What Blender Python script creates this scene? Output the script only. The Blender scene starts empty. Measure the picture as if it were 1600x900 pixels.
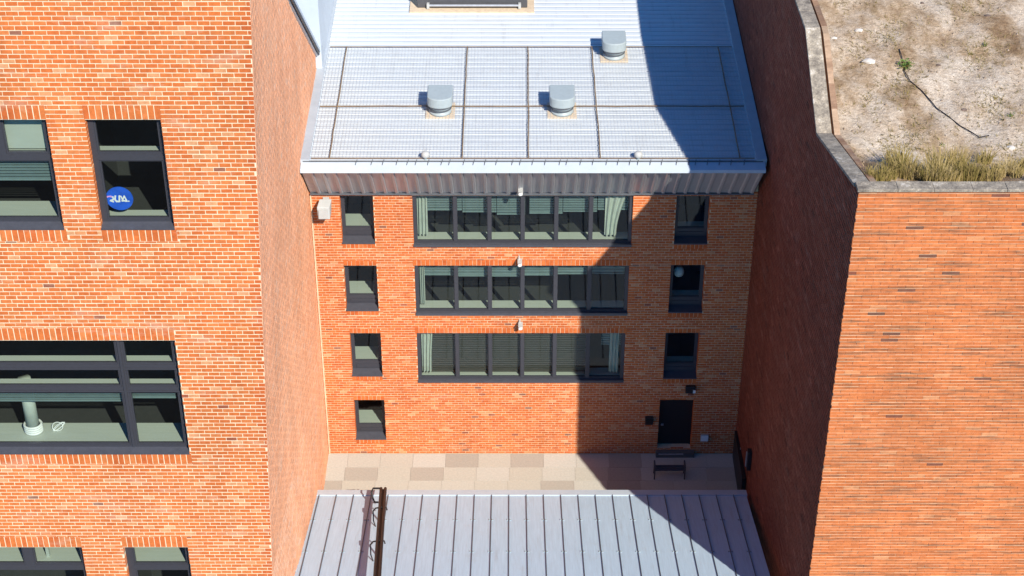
import bpy, math, random
from mathutils import Vector, Matrix
rng = random.Random(7)
S = bpy.context.scene
COL = S.collection

# ------------------------------------------------------------------ camera
F_PX = 2881.0
TH = math.radians(35.4)
CZ = 45.74
cam_d = bpy.data.cameras.new('camera')
cam = bpy.data.objects.new('camera', cam_d); COL.objects.link(cam)
cam.location = (0, 0, CZ)
cam.rotation_euler = (math.radians(90) - TH, 0, 0)
cam_d.sensor_width = 36.0
cam_d.lens = 36.0 * F_PX / 1600.0
cam_d.clip_start = 0.5
cam_d.clip_end = 3000
S.camera = cam

# ------------------------------------------------------------------ sky, sun, exposure
SUN = Vector((0.50, -1.0, 0.93)).normalized()
W = bpy.data.worlds.new('World'); S.world = W; W.use_nodes = True
nt = W.node_tree
sky = nt.nodes.new('ShaderNodeTexSky'); sky.sky_type = 'NISHITA'; sky.sun_disc = False
sky.sun_elevation = math.asin(SUN.z)
sky.sun_rotation = math.atan2(SUN.x, SUN.y)
sky.air_density = 1.0; sky.dust_density = 0.0; sky.ozone_density = 3.0; sky.altitude = 500
bg = nt.nodes['Background']; bg.inputs['Strength'].default_value = 0.10
tint = nt.nodes.new('ShaderNodeMix'); tint.data_type = 'RGBA'; tint.blend_type = 'MULTIPLY'; tint.inputs[0].default_value = 1.0
tint.inputs[7].default_value = (0.06, 0.60, 1.05, 1)             # deep clear blue
nt.links.new(sky.outputs[0], tint.inputs[6]); nt.links.new(tint.outputs[2], bg.inputs['Color'])
sl = bpy.data.lights.new('sun', 'SUN'); sl.energy = 5.0; sl.angle = math.radians(0.5); sl.color = (1.0, 0.93, 0.82)
so = bpy.data.objects.new('sun', sl); COL.objects.link(so)
so.rotation_euler = SUN.to_track_quat('Z', 'Y').to_euler(); so.location = (30, -60, 80)
S.view_settings.view_transform = 'Standard'; S.view_settings.look = 'None'
S.cycles.diffuse_bounces = 2
S.view_settings.gamma = 1.0; S.view_settings.exposure = 0.45


def at(px, py, Y):
    """world x, z of the point that stands on the vertical plane Y"""
    dep = TH - math.atan((450 - py) / F_PX)
    t = math.tan(dep)
    d = Y * math.cos(TH) + Y * t * math.sin(TH)
    return (px - 800) / F_PX * d, CZ - Y * t


def flat(px, py, z):
    """world x, y of the point that lies on the level z"""
    dep = TH - math.atan((450 - py) / F_PX)
    Y = (CZ - z) / math.tan(dep)
    d = Y * math.cos(TH) + (CZ - z) * math.sin(TH)
    return (px - 800) / F_PX * d, Y


# ------------------------------------------------------------------ materials
def new_mat(name):
    m = bpy.data.materials.new(name); m.use_nodes = True
    return m, m.node_tree, m.node_tree.nodes['Principled BSDF']


def N(t, kind, **kw):
    n = t.nodes.new(kind)
    for k, v in kw.items():
        setattr(n, k, v)
    return n


def ramp(t, stops):
    r = N(t, 'ShaderNodeValToRGB')
    e = r.color_ramp.elements
    while len(e) < len(stops):
        e.new(0.5)
    for i, (p, c) in enumerate(stops):
        e[i].position = p
        e[i].color = (*c, 1) if len(c) == 3 else c
    return r


def noise(t, scale, detail=4, rough=0.6, stretch=None):
    n = N(t, 'ShaderNodeTexNoise')
    n.inputs['Scale'].default_value = scale
    n.inputs['Detail'].default_value = detail
    n.inputs['Roughness'].default_value = rough
    g = N(t, 'ShaderNodeNewGeometry')
    if stretch:
        mp = N(t, 'ShaderNodeMapping'); mp.inputs['Scale'].default_value = stretch
        t.links.new(g.outputs['Position'], mp.inputs['Vector']); t.links.new(mp.outputs[0], n.inputs['Vector'])
    else:
        t.links.new(g.outputs['Position'], n.inputs['Vector'])
    return n


def mixc(t, fac, a, b, mode='MIX'):
    m = N(t, 'ShaderNodeMix', data_type='RGBA', blend_type=mode)
    for sock, v in ((m.inputs[0], fac), (m.inputs[6], a), (m.inputs[7], b)):
        if hasattr(v, 'links') or hasattr(v, 'is_output'):
            t.links.new(v, sock)
        elif isinstance(v, (int, float)):
            sock.default_value = v
        else:
            sock.default_value = (*v, 1)
    return m.outputs[2]


def bump(t, b, src, strength, dist=0.02):
    bp = N(t, 'ShaderNodeBump'); bp.inputs['Strength'].default_value = strength; bp.inputs['Distance'].default_value = dist
    t.links.new(src, bp.inputs['Height']); t.links.new(bp.outputs[0], b.inputs['Normal'])


def plain(name, col, rough=0.6, metal=0.0, var=0.12, scale=6.0, stretch=None, bmp=0.0, spec=0.5):
    m, t, b = new_mat(name)
    n = noise(t, scale, 5, 0.65, stretch)
    lo = tuple(c * (1 - var) for c in col); hi = tuple(min(1, c * (1 + var)) for c in col)
    r = ramp(t, [(0.3, lo), (0.7, hi)])
    t.links.new(n.outputs['Fac'], r.inputs[0]); t.links.new(r.outputs[0], b.inputs['Base Color'])
    b.inputs['Roughness'].default_value = rough; b.inputs['Metallic'].default_value = metal
    b.inputs['Specular IOR Level'].default_value = spec
    if bmp:
        bump(t, b, n.outputs['Fac'], bmp)
    return m


def brick_mat(name, stops, bloom=0.25, streak=0.0, stretch=(0.6, 0.6, 2.0)):
    m, t, b = new_mat(name)
    a = N(t, 'ShaderNodeAttribute', attribute_name='tone')
    r = ramp(t, stops); t.links.new(a.outputs['Fac'], r.inputs[0])
    n1 = noise(t, 9, 5, 0.7)
    r1 = ramp(t, [(0.3, (0.78,) * 3), (0.7, (1.15,) * 3)]); t.links.new(n1.outputs['Fac'], r1.inputs[0])
    c = mixc(t, 1.0, r.outputs[0], r1.outputs[0], 'MULTIPLY')
    n0 = noise(t, 0.5, 5, 0.6, (1, 1, .45)); r0 = ramp(t, [(0.32, (0.84,) * 3), (0.62, (1.05,) * 3)]); t.links.new(n0.outputs['Fac'], r0.inputs[0])
    c = mixc(t, 1.0, c, r0.outputs[0], 'MULTIPLY')            # broad grime
    n2 = noise(t, 0.9, 6, 0.72, stretch)                      # lime bloom
    r2 = ramp(t, [(0.56, (0, 0, 0)), (0.74, (bloom,) * 3)]); t.links.new(n2.outputs['Fac'], r2.inputs[0])
    c = mixc(t, r2.outputs[0], c, (0.60, 0.46, 0.36))
    if streak:
        n3 = noise(t, 1.0, 5, 0.7, (.7, .7, 8.5))           # weathered dark courses
        r3 = ramp(t, [(0.50, (0, 0, 0)), (0.66, (streak,) * 3)]); t.links.new(n3.outputs['Fac'], r3.inputs[0])
        c = mixc(t, r3.outputs[0], c, (0.16, 0.085, 0.05))
    t.links.new(c, b.inputs['Base Color'])
    b.inputs['Roughness'].default_value = 0.88; b.inputs['Specular IOR Level'].default_value = 0.25
    bump(t, b, n1.outputs['Fac'], 0.35, 0.012)
    return m


BR = [(0.0, (0.27, 0.13, 0.085)), (0.06, (0.34, 0.10, 0.05)), (0.25, (0.54, 0.125, 0.032)), (0.5, (0.61, 0.165, 0.042)),
      (0.75, (0.64, 0.215, 0.07)), (1.0, (0.66, 0.33, 0.16))]
M = {}
M['brick_left'] = brick_mat('orange brick', BR, 0.45)
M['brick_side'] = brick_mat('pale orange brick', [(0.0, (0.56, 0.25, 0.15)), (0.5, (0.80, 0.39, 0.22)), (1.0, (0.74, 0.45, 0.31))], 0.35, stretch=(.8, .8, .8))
M['brick_rear'] = brick_mat('red orange brick', [(p, (c[0] * .95, c[1] * .9, c[2] * .9)) for p, c in BR], 0.25)
M['brick_right'] = brick_mat('streaked orange brick', [(0.0, (0.15, 0.08, 0.055)), (0.08, (0.30, 0.085, 0.045)), (0.3, (0.54, 0.15, 0.045)), (0.7, (0.62, 0.20, 0.065)), (1.0, (0.62, 0.27, 0.12))], 0.12, 0.8, (.6, .6, 5))
M['brick_shaded'] = brick_mat('red brick darkened for shade', [(0.0, (0.12, 0.035, 0.02)), (0.5, (0.21, 0.056, 0.03)), (1.0, (0.30, 0.10, 0.06))], 0.15)  # right building's brick, with the inner wall's shade put into the colour
M['brick_dusty'] = brick_mat('dusty kerb brick', [(0.0, (0.26, 0.165, 0.11)), (0.5, (0.35, 0.21, 0.13)), (1.0, (0.44, 0.31, 0.21))], 0.8, 0.5, (3, 3, 3))
M['mortar'] = plain('lime mortar', (0.76, 0.63, 0.44), 0.95, var=0.14, scale=5)
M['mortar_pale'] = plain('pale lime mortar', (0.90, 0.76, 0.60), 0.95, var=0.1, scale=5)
M['mortar_tan'] = plain('tan mortar', (0.68, 0.48, 0.31), 0.95, var=0.2, scale=4)
M['mortar_shaded'] = plain('reddish mortar darkened for shade', (0.44, 0.26, 0.17), 0.95, var=0.2, scale=4)  # mortar of the right inner wall, its shade put into the colour
M['frame'] = plain('slate window metal', (0.042, 0.043, 0.053), 0.42, var=0.1, scale=8, stretch=(1, 1, 4))
M['sill'] = plain('slate sill metal', (0.060, 0.063, 0.078), 0.38, var=0.12)
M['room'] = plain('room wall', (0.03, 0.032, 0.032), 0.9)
M['board'] = plain('pale window board', (0.43, 0.46, 0.41), 0.6, var=0.05, scale=3, stretch=(.4, 6, 1))
M['blind'] = plain('grey green blind', (0.17, 0.235, 0.24), 0.7, var=0.08, scale=5)
M['blind_dark'] = plain('dark grey blind', (0.075, 0.075, 0.07), 0.75, var=0.1)
M['curtain'] = plain('pale green curtain', (0.42, 0.46, 0.41), 0.85, var=0.1, scale=4)
M['white'] = plain('white paint', (0.78, 0.78, 0.76), 0.5, var=0.06)
M['offwhite'] = plain('grey white plastic', (0.46, 0.47, 0.46), 0.5, var=0.06)
M['black'] = plain('black metal', (0.012, 0.012, 0.015), 0.5)
M['dark'] = plain('dark brown metal', (0.016, 0.012, 0.012), 0.45, var=0.25, scale=10)
M['vent'] = plain('grey vent metal', (0.35, 0.41, 0.43), 0.45, var=0.06, metal=0.0)
M['cream'] = plain('cream flashing', (0.62, 0.50, 0.36), 0.7, var=0.15)
M['rust'] = plain('weathered brown cable', (0.22, 0.15, 0.085), 0.8, var=0.3)
M['wire'] = plain('grey net wire', (0.50, 0.52, 0.53), 0.6)
M['rooflight'] = plain('dark grey rooflight metal', (0.07, 0.072, 0.08), 0.5)
M['trim'] = plain('white roof trim', (0.52, 0.59, 0.66), 0.45, var=0.05, scale=2)
M['verge'] = plain('grey roof verge', (0.42, 0.47, 0.52), 0.45, var=0.08, scale=2)
M['grate'] = plain('steel', (0.45, 0.47, 0.5), 0.4, metal=0.6)


def roof_mat(name, col, var, stretch, rough=0.45, dirt=0.28):
    m, t, b = new_mat(name)
    n = noise(t, 2.0, 6, 0.7, stretch); r = ramp(t, [(0.3, tuple(c * (1 - var) for c in col)), (0.7, tuple(min(1, c * (1 + var)) for c in col))])
    t.links.new(n.outputs['Fac'], r.inputs[0])
    n2 = noise(t, 1.3, 7, 0.75); r2 = ramp(t, [(0.55, (0, 0, 0)), (0.8, (dirt,) * 3)]); t.links.new(n2.outputs['Fac'], r2.inputs[0])
    c = mixc(t, r2.outputs[0], r.outputs[0], (0.42, 0.38, 0.33))
    n3 = noise(t, 1.0, 6, 0.75, (5.0, 0.35, 1)); r3 = ramp(t, [(0.55, (0, 0, 0)), (0.78, (dirt * 1.6,) * 3)]); t.links.new(n3.outputs['Fac'], r3.inputs[0])
    c = mixc(t, r3.outputs[0], c, (0.30, 0.29, 0.28))
    t.links.new(c, b.inputs['Base Color'])
    b.inputs['Roughness'].default_value = rough; b.inputs['Metallic'].default_value = 0.0
    return m


M['roof_white'] = roof_mat('white coated roof sheet', (0.57, 0.62, 0.66), 0.08, (0.5, 6, 1), 0.4)
M['roof_blue'] = roof_mat('blue grey roof metal', (0.51, 0.65, 0.78), 0.09, (9, 0.35, 1), 0.42, 0.22)
M['seam'] = plain('dark seam', (0.10, 0.11, 0.125), 0.5, var=0.2)
M['fascia'] = plain('brown grey fascia metal', (0.46, 0.47, 0.485), 0.42, metal=0.25, var=0.07, scale=3, stretch=(4, .5, .5))

m, t, b = new_mat('tinted glass')
t.nodes.remove(b)
tr = N(t, 'ShaderNodeBsdfTransparent'); tr.inputs[0].default_value = (0.87, 0.905, 0.88, 1)
gl = N(t, 'ShaderNodeBsdfGlossy'); gl.inputs['Roughness'].default_value = 0.02; gl.inputs[0].default_value = (0.9, 0.95, 1, 1)
fr = N(t, 'ShaderNodeFresnel'); fr.inputs[0].default_value = 1.45
ms = N(t, 'ShaderNodeMixShader')
gb = N(t, 'ShaderNodeNewGeometry'); mm = N(t, 'ShaderNodeMath', operation='SUBTRACT'); mm.use_clamp = True
t.links.new(fr.outputs[0], mm.inputs[0]); t.links.new(gb.outputs['Backfacing'], mm.inputs[1]); t.links.new(mm.outputs[0], ms.inputs[0]); t.links.new(tr.outputs[0], ms.inputs[1]); t.links.new(gl.outputs[0], ms.inputs[2])
t.links.new(ms.outputs[0], t.nodes['Material Output'].inputs['Surface'])
M['glass'] = m

m, t, b = new_mat('dry roof soil')
n = noise(t, 0.55, 8, 0.68, (1.0, 0.55, 1)); n2 = noise(t, 7, 7, 0.75); n3 = noise(t, 0.9, 6, 0.7, (1.5, 0.5, 1)); n4 = noise(t, 38, 3, 0.6)
r = ramp(t, [(0.36, (0.34, 0.225, 0.13)), (0.45, (0.53, 0.40, 0.27)), (0.52, (0.68, 0.56, 0.43)), (0.63, (0.82, 0.72, 0.59))])
t.links.new(n.outputs['Fac'], r.inputs[0])
r2 = ramp(t, [(0.3, (0.62, 0.58, 0.54)), (0.62, (1.08, 1.08, 1.08))]); t.links.new(n2.outputs['Fac'], r2.inputs[0])
c = mixc(t, 1.0, r.outputs[0], r2.outputs[0], 'MULTIPLY')
r3 = ramp(t, [(0.57, (0, 0, 0)), (0.72, (0.6,) * 3)]); t.links.new(n3.outputs['Fac'], r3.inputs[0])
c = mixc(t, r3.outputs[0], c, (0.24, 0.17, 0.075))
r4 = ramp(t, [(0.35, (0.7, 0.68, 0.66)), (0.6, (1.05, 1.05, 1.05))]); t.links.new(n4.outputs['Fac'], r4.inputs[0])
c = mixc(t, 1.0, c, r4.outputs[0], 'MULTIPLY')
t.links.new(c, b.inputs['Base Color']); b.inputs['Roughness'].default_value = 1.0; b.inputs['Specular IOR Level'].default_value = 0.1
bump(t, b, n2.outputs['Fac'], 0.9, 0.08)
M['soil'] = m

m, t, b = new_mat('lichened coping stone')
n = noise(t, 3.2, 8, 0.75); n2 = noise(t, 22, 4, 0.7)
r = ramp(t, [(0.33, (0.15, 0.125, 0.10)), (0.48, (0.29, 0.25, 0.20)), (0.57, (0.40, 0.34, 0.26)), (0.66, (0.64, 0.59, 0.52))]); t.links.new(n.outputs['Fac'], r.inputs[0])
r2 = ramp(t, [(0.3, (0.6,) * 3), (0.65, (1.15,) * 3)]); t.links.new(n2.outputs['Fac'], r2.inputs[0])
c = mixc(t, 1.0, r.outputs[0], r2.outputs[0], 'MULTIPLY'); t.links.new(c, b.inputs['Base Color'])
b.inputs['Roughness'].default_value = 0.95; bump(t, b, n2.outputs['Fac'], 0.6, 0.03)
M['coping'] = m

m, t, b = new_mat('beige paving slab')
a = N(t, 'ShaderNodeObjectInfo'); r = ramp(t, [(0.0, (0.38, 0.35, 0.30)), (0.22, (0.40, 0.37, 0.32)), (0.25, (0.46, 0.44, 0.375)), (1.0, (0.50, 0.49, 0.44))])
t.links.new(a.outputs['Random'], r.inputs[0])
n = noise(t, 14, 6, 0.7); r2 = ramp(t, [(0.3, (0.85,) * 3), (0.7, (1.06,) * 3)]); t.links.new(n.outputs['Fac'], r2.inputs[0])
t.links.new(mixc(t, 1.0, r.outputs[0], r2.outputs[0], 'MULTIPLY'), b.inputs['Base Color']); b.inputs['Roughness'].default_value = 0.9
M['slab'] = m
M['ground'] = plain('grey asphalt ground', (0.10, 0.10, 0.095), 0.95, var=0.2, scale=1.5)
M['joint'] = plain('sandy slab joint', (0.40, 0.35, 0.28), 0.95)
m, t, b = new_mat('straw grass')
a = N(t, 'ShaderNodeAttribute', attribute_name='tone')
r = ramp(t, [(0.0, (0.11, 0.075, 0.03)), (0.25, (0.20, 0.17, 0.05)), (0.5, (0.29, 0.215, 0.085)), (0.8, (0.40, 0.31, 0.15)), (1.0, (0.54, 0.44, 0.26))])
t.links.new(a.outputs['Fac'], r.inputs[0]); t.links.new(r.outputs[0], b.inputs['Base Color']); b.inputs['Roughness'].default_value = 0.9; b.inputs['Specular IOR Level'].default_value = 0.1
M['straw'] = m
M['leaf'] = plain('green leaf', (0.10, 0.19, 0.03), 0.7, var=0.4, scale=20)
M['stone'] = plain('brown stone', (0.14, 0.10, 0.08), 0.9, var=0.3)
M['pebble'] = plain('dusty pebble', (0.30, 0.23, 0.17), 0.95, var=0.3)
M['stone_pale'] = plain('pale stone', (0.62, 0.58, 0.53), 0.9, var=0.15)
M['sign_blue'] = plain('blue sign print', (0.02, 0.11, 0.62), 0.35, var=0.25, scale=2.5)
M['sign_pink'] = plain('pink sign print', (0.75, 0.35, 0.75), 0.4)
M['timber'] = plain('dark slat', (0.055, 0.06, 0.075), 0.6)


# ------------------------------------------------------------------ mesh helper
class MB:
    def __init__(s):
        s.v = []; s.f = []; s.tone = []

    def hexa(s, p, tone=0.5, skip_back=False):
        """p: 8 points, 0-3 front loop counter-clockwise seen from the front, 4-7 the same loop at the back"""
        i = len(s.v); s.v += [tuple(q) for q in p]
        fs = [(0, 1, 2, 3), (1, 5, 6, 2), (4, 0, 3, 7), (3, 2, 6, 7), (4, 5, 1, 0)]
        if not skip_back:
            fs.append((5, 4, 7, 6))
        for f in fs:
            s.f.append(tuple(i + k for k in f)); s.tone.append(tone)

    def box(s, x0, x1, y0, y1, z0, z1, tone=0.5, skip_back=False):
        s.hexa([(x0, y0, z0), (x1, y0, z0), (x1, y0, z1), (x0, y0, z1), (x0, y1, z0), (x1, y1, z0), (x1, y1, z1), (x0, y1, z1)], tone, skip_back)

    def poly(s, pts, tone=0.5):
        i = len(s.v); s.v += [tuple(q) for q in pts]; s.f.append(tuple(range(i, i + len(pts)))); s.tone.append(tone)

    def tube(s, pts, r, n=8, caps=True):
        pts = [Vector(p) for p in pts]; rings = []
        for k, p in enumerate(pts):
            d = (pts[min(k + 1, len(pts) - 1)] - pts[max(k - 1, 0)]).normalized()
            up = Vector((0, 0, 1)) if abs(d.z) < 0.9 else Vector((1, 0, 0))
            a = d.cross(up).normalized(); c = a.cross(d).normalized()
            rr = r[k] if isinstance(r, (list, tuple)) else r
            i = len(s.v)
            for j in range(n):
                w = 2 * math.pi * j / n
                s.v.append(tuple(p + a * math.cos(w) * rr + c * math.sin(w) * rr))
            rings.append(i)
        for k in range(len(rings) - 1):
            for j in range(n):
                s.f.append((rings[k] + j, rings[k] + (j + 1) % n, rings[k + 1] + (j + 1) % n, rings[k + 1] + j)); s.tone.append(.5)
        if caps:
            s.f.append(tuple(rings[0] + j for j in range(n))[::-1]); s.tone.append(.5)
            s.f.append(tuple(rings[-1] + j for j in range(n))); s.tone.append(.5)

    def prism(s, pts, z0, z1):
        """vertical prism over a plan polygon (counter-clockwise)"""
        n = len(pts); i = len(s.v)
        s.v += [(x, y, z0) for x, y in pts] + [(x, y, z1) for x, y in pts]
        for j in range(n):
            k = (j + 1) % n; s.f.append((i + j, i + k, i + n + k, i + n + j)); s.tone.append(.5)
        s.f.append(tuple(range(i + n, i + 2 * n))); s.tone.append(.5)
        s.f.append(tuple(range(i + n - 1, i - 1, -1))); s.tone.append(.5)

    def mesh(s, name, mat, smooth=False):
        me = bpy.data.meshes.new(name); me.from_pydata(s.v, [], s.f)
        at_ = me.attributes.new('tone', 'FLOAT', 'FACE'); at_.data.foreach_set('value', s.tone)
        me.materials.append(mat)
        if smooth:
            me.polygons.foreach_set('use_smooth', [True] * len(me.polygons))
        me.update(); return me

    def build(s, name, mat, parent=None, smooth=False, bevel=0.0):
        o = bpy.data.objects.new(name, s.mesh(name, mat, smooth)); COL.objects.link(o)
        if parent is not None:
            attach(o, parent)
        if bevel:
            bv = o.modifiers.new('bevel', 'BEVEL'); bv.width = bevel; bv.segments = 2; bv.limit_method = 'ANGLE'
        return o


def world_loc(o):
    m = Matrix.Translation(o.location)
    while o.parent is not None:
        m = Matrix.Translation(o.parent.location) @ o.matrix_parent_inverse @ m
        o2 = o.parent
        if o2.parent is None:
            break
        m = Matrix.Translation(-Vector(o2.location)) @ m
        m = Matrix.Translation(world_loc(o2)) @ m
        break
    return m.translation


def attach(o, parent):
    """parents o keeping its place (things are never rotated)"""
    o.parent = parent
    o.matrix_parent_inverse = Matrix.Translation(-world_loc(parent))


def thing(name, label, cat, loc, group=None):
    o = bpy.data.objects.new(name, None); COL.objects.link(o); o.location = loc; o.empty_display_size = 0.3
    o['label'] = label; o['category'] = cat
    if group:
        o['group'] = group
    return o


def tag(o, label=None, cat=None, group=None, kind=None):
    for k, v in (('label', label), ('category', cat), ('group', group), ('kind', kind)):
        if v:
            o[k] = v
    return o


def bx(name, mat, parent, *a, bevel=0.0):
    b = MB(); b.box(*a); return b.build(name, mat, parent, bevel=bevel)


# ------------------------------------------------------------------ brickwork
def lay(u0, u1, z0, z1, course, blen, joint, rects=(), tone=None, top=None, seed=1, hj=None):
    """rows of bricks (ua, ub, za, zb, tone, whole, deep); u0, u1 may be functions of z; rects are left free"""
    R = random.Random(seed); out = []; hj = joint if hj is None else hj
    f0 = u0 if callable(u0) else (lambda z: u0); f1 = u1 if callable(u1) else (lambda z: u1)
    cuts = sorted({r[2] for r in rects} | {r[3] for r in rects})
    row = 0; z = z0
    while z < z1 - 0.02:
        zt = min(z + course - joint, z1)
        segs = [z] + [c for c in cuts if z + 0.02 < c < zt - 0.02] + [zt]
        for s0, s1 in zip(segs[:-1], segs[1:]):
            zm = (s0 + s1) / 2
            a, e = f0(zm), f1(zm)
            iv = [(a, e)]
            for (ra, rb, rc, rd) in rects:
                if rc - 0.005 < zm < rd + 0.005:
                    nv = []
                    for (p, q) in iv:
                        if rb <= p or ra >= q:
                            nv.append((p, q)); continue
                        if ra > p: nv.append((p, ra))
                        if rb < q: nv.append((rb, q))
                    iv = nv
            for (p, q) in iv:
                base = -blen * 0.5 * (row % 2) + blen * 0.25 * ((row // 2) % 2) * 0.3
                k0 = math.floor((p - base) / blen)
                u = base + k0 * blen
                while u < q:
                    ua, ub = max(u, p), min(u + blen - hj, q)
                    if ub - ua > 0.035:
                        za, zb = s0, s1
                        if top is not None:
                            zb = min(zb, min(top(ua), top(ub)))
                        if zb - za > 0.02:
                            tn = tone(R, ua, ub, zm) if tone else R.random()
                            whole = (ub - ua > blen - hj - 0.006) and (zb - za > course - joint - 0.004)
                            deep = any(rc < zm < rd and (abs(ua - rb) < 0.02 or abs(ub - ra) < 0.02) for (ra, rb, rc, rd) in rects)
                            out.append((ua, ub, za, zb, tn, whole, deep))
                    u += blen
        z += course; row += 1
    return out


def soldiers(xa, xb, za, zb, w, joint, seed=3):
    R = random.Random(seed); n = max(2, round((xb - xa) / w)); st = (xb - xa) / n
    return [(xa + i * st + joint / 2, xa + (i + 1) * st - joint / 2, za, zb, 0.25 + 0.4 * R.random(), False, True) for i in range(n)]


def tone_of(lo=0.12, hi=0.9, dark=0.03, pale=0.06):
    def f(R, ua, ub, z):
        q = R.random()
        if q < dark: return R.random() * 0.07
        if q < dark + pale: return 0.85 + 0.15 * R.random()
        return lo + (hi - lo) * R.random()
    return f


def front_bricks(bricks, Y, mat, wall, proud, reveal, blen, course, joint, hj, singles=290):
    """bricks on a wall that faces -Y; the largest-looking whole ones become objects of their own"""
    R = random.Random(11)
    cand = []
    for i, q in enumerate(bricks):
        xm, zm = (q[0] + q[1]) / 2, (q[2] + q[3]) / 2
        dz = CZ - zm; d = Y * math.cos(TH) + dz * math.sin(TH); v = Y * math.sin(TH) - dz * math.cos(TH)
        px = 800 + xm / d * F_PX; py = 450 - v / d * F_PX
        if q[5] and not q[6] and 12 < px < 1588 and 6 < py < 890:
            cand.append((d, i))
    cand.sort(); pick = {i for _, i in cand[:singles]}
    protos = []
    L, H = blen - hj, course - joint
    for k in range(16):
        b = MB(); tn = (0.02, 0.05, 0.93)[k - 13] if k > 12 else 0.2 + 0.6 * k / 12
        j = [R.uniform(-.004, .004) for _ in range(8)]
        b.hexa([(-L / 2 + j[0], -proud, -H / 2 + j[1]), (L / 2 + j[2], -proud + j[3] / 2, -H / 2), (L / 2, -proud, H / 2 + j[4]), (-L / 2, -proud + j[5] / 2, H / 2 + j[6]),
                (-L / 2, .05, -H / 2), (L / 2, .05, -H / 2), (L / 2, .05, H / 2), (-L / 2, .05, H / 2)], tn)
        protos.append((tn, b.mesh('brick', mat)))
    rest = MB()
    wl = world_loc(wall)
    for i, (ua, ub, za, zb, tn, whole, deep) in enumerate(bricks):
        if i in pick:
            me = min(protos, key=lambda p: abs(p[0] - tn) + R.random() * .12)[1]
            o = bpy.data.objects.new('brick', me); COL.objects.link(o)
            o.parent = wall
            o.matrix_parent_inverse = Matrix.Translation(-wl)
            o.location = ((ua + ub) / 2, Y, (za + zb) / 2)
        else:
            p = proud + R.uniform(-.003, .003); j = [R.uniform(-.004, .004) for _ in range(4)]
            rest.box(ua + j[0] - (.009 if deep else 0), ub + j[1] + (.009 if deep else 0), Y - p, Y + (reveal if deep else 0.05), za + j[2], zb + j[3], tn, not deep)
    tag(rest.build('brick', mat, wall), kind='stuff')


def mapped_bricks(bricks, pos, nrm, mat, wall, proud):
    R = random.Random(5); rest = MB()
    for (ua, ub, za, zb, tn, w, d) in bricks:
        p = proud + R.uniform(-.004, .004); n = nrm((ua + ub) / 2)
        pts = [pos(ua, za), pos(ub, za), pos(ub, zb), pos(ua, zb)]
        rest.hexa([q + n * p for q in pts] + [q - n * .04 for q in pts], tn, True)
    tag(rest.build('brick', mat, wall), kind='stuff')


def backing(b, x0, x1, y0, y1, z0, z1, rects):
    xs = sorted({x0, x1} | {min(max(v, x0), x1) for r in rects for v in r[:2]}); zs = sorted({z0, z1} | {min(max(v, z0), z1) for r in rects for v in r[2:4]})
    for zi in range(len(zs) - 1):
        run = None
        for xi in range(len(xs) - 1):
            xm = (xs[xi] + xs[xi + 1]) / 2; zm = (zs[zi] + zs[zi + 1]) / 2
            free = any(r[0] < xm < r[1] and r[2] < zm < r[3] for r in rects)
            if not free:
                run = [xs[xi], xs[xi + 1]] if run is None else [run[0], xs[xi + 1]]
            if free or xi == len(xs) - 2:
                if run: b.box(run[0], run[1], y0, y1, zs[zi], zs[zi + 1])
                run = None


def minus(r, panes):
    """rectangles that cover r without the panes"""
    out = []
    xs = sorted({r[0], r[1]} | {v for p in panes for v in p[:2]}); zs = sorted({r[2], r[3]} | {v for p in panes for v in p[2:4]})
    for i in range(len(xs) - 1):
        for k in range(len(zs) - 1):
            xm = (xs[i] + xs[i + 1]) / 2; zm = (zs[k] + zs[k + 1]) / 2
            if not any(p[0] < xm < p[1] and p[2] < zm < p[3] for p in panes):
                out.append((xs[i], xs[i + 1], zs[k], zs[k + 1]))
    return out


def window(bld, r, Yg, panes, depth=0.10, room=3.0, boards=(), sill=None, lip=0.035):
    """frame with panes as sub-parts, glass plane at Yg; a room behind"""
    f = MB()
    for q in minus(r, panes):
        f.box(q[0], q[1], Yg - depth / 2, Yg + depth / 2, q[2], q[3])
    for p in panes:                                             # stepped glazing bead round every pane
        for q in minus(p, [(p[0] + lip, p[1] - lip, p[2] + lip, p[3] - lip)]):
            f.box(q[0], q[1], Yg - depth / 2 + .03, Yg + depth / 2 - .03, q[2], q[3])
    w = f.build('window', M['frame'], bld)
    for p in panes:
        bx('pane', M['glass'], w, p[0] + lip - .005, p[1] - lip + .005, Yg + .004, Yg + .012, p[2] + lip - .005, p[3] - lip + .005)
    if sill:
        s = MB(); y0, zf = sill
        s.hexa([(r[0] + .003, y0, r[2] - .03), (r[1] - .003, y0, r[2] - .03), (r[1] - .003, y0, r[2] + .015), (r[0] + .003, y0, r[2] + .015),
                (r[0] + .003, Yg - depth / 2 - .002, r[2] - .03), (r[1] - .003, Yg - depth / 2 - .002, r[2] - .03), (r[1] - .003, Yg - depth / 2 - .002, r[2] + zf), (r[0] + .003, Yg - depth / 2 - .002, r[2] + zf)])
        s.build('sill', M['sill'], w)
    g = MB(); a0, a1, a2, a3 = r[0] - .25, r[1] + .25, r[2] - .55, r[3] + .05; y0, y1 = Yg + depth / 2 + .003, Yg + room
    g.poly([(a0, y1, a2), (a1, y1, a2), (a1, y1, a3), (a0, y1, a3)])
    g.poly([(a0, y0, a2), (a1, y0, a2), (a1, y1, a2), (a0, y1, a2)])
    g.poly([(a0, y0, a3), (a0, y1, a3), (a1, y1, a3), (a1, y0, a3)])
    g.poly([(a0, y0, a2), (a0, y1, a2), (a0, y1, a3), (a0, y0, a3)])
    g.poly([(a1, y0, a2), (a1, y0, a3), (a1, y1, a3), (a1, y1, a2)])
    g.build('room', M['room'], bld)
    for (xa, xb, z, dp) in boards:
        bx('window_board', M['board'], bld, xa, xb, y0 + .004, y0 + dp, z - .04, z)
    return w


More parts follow.
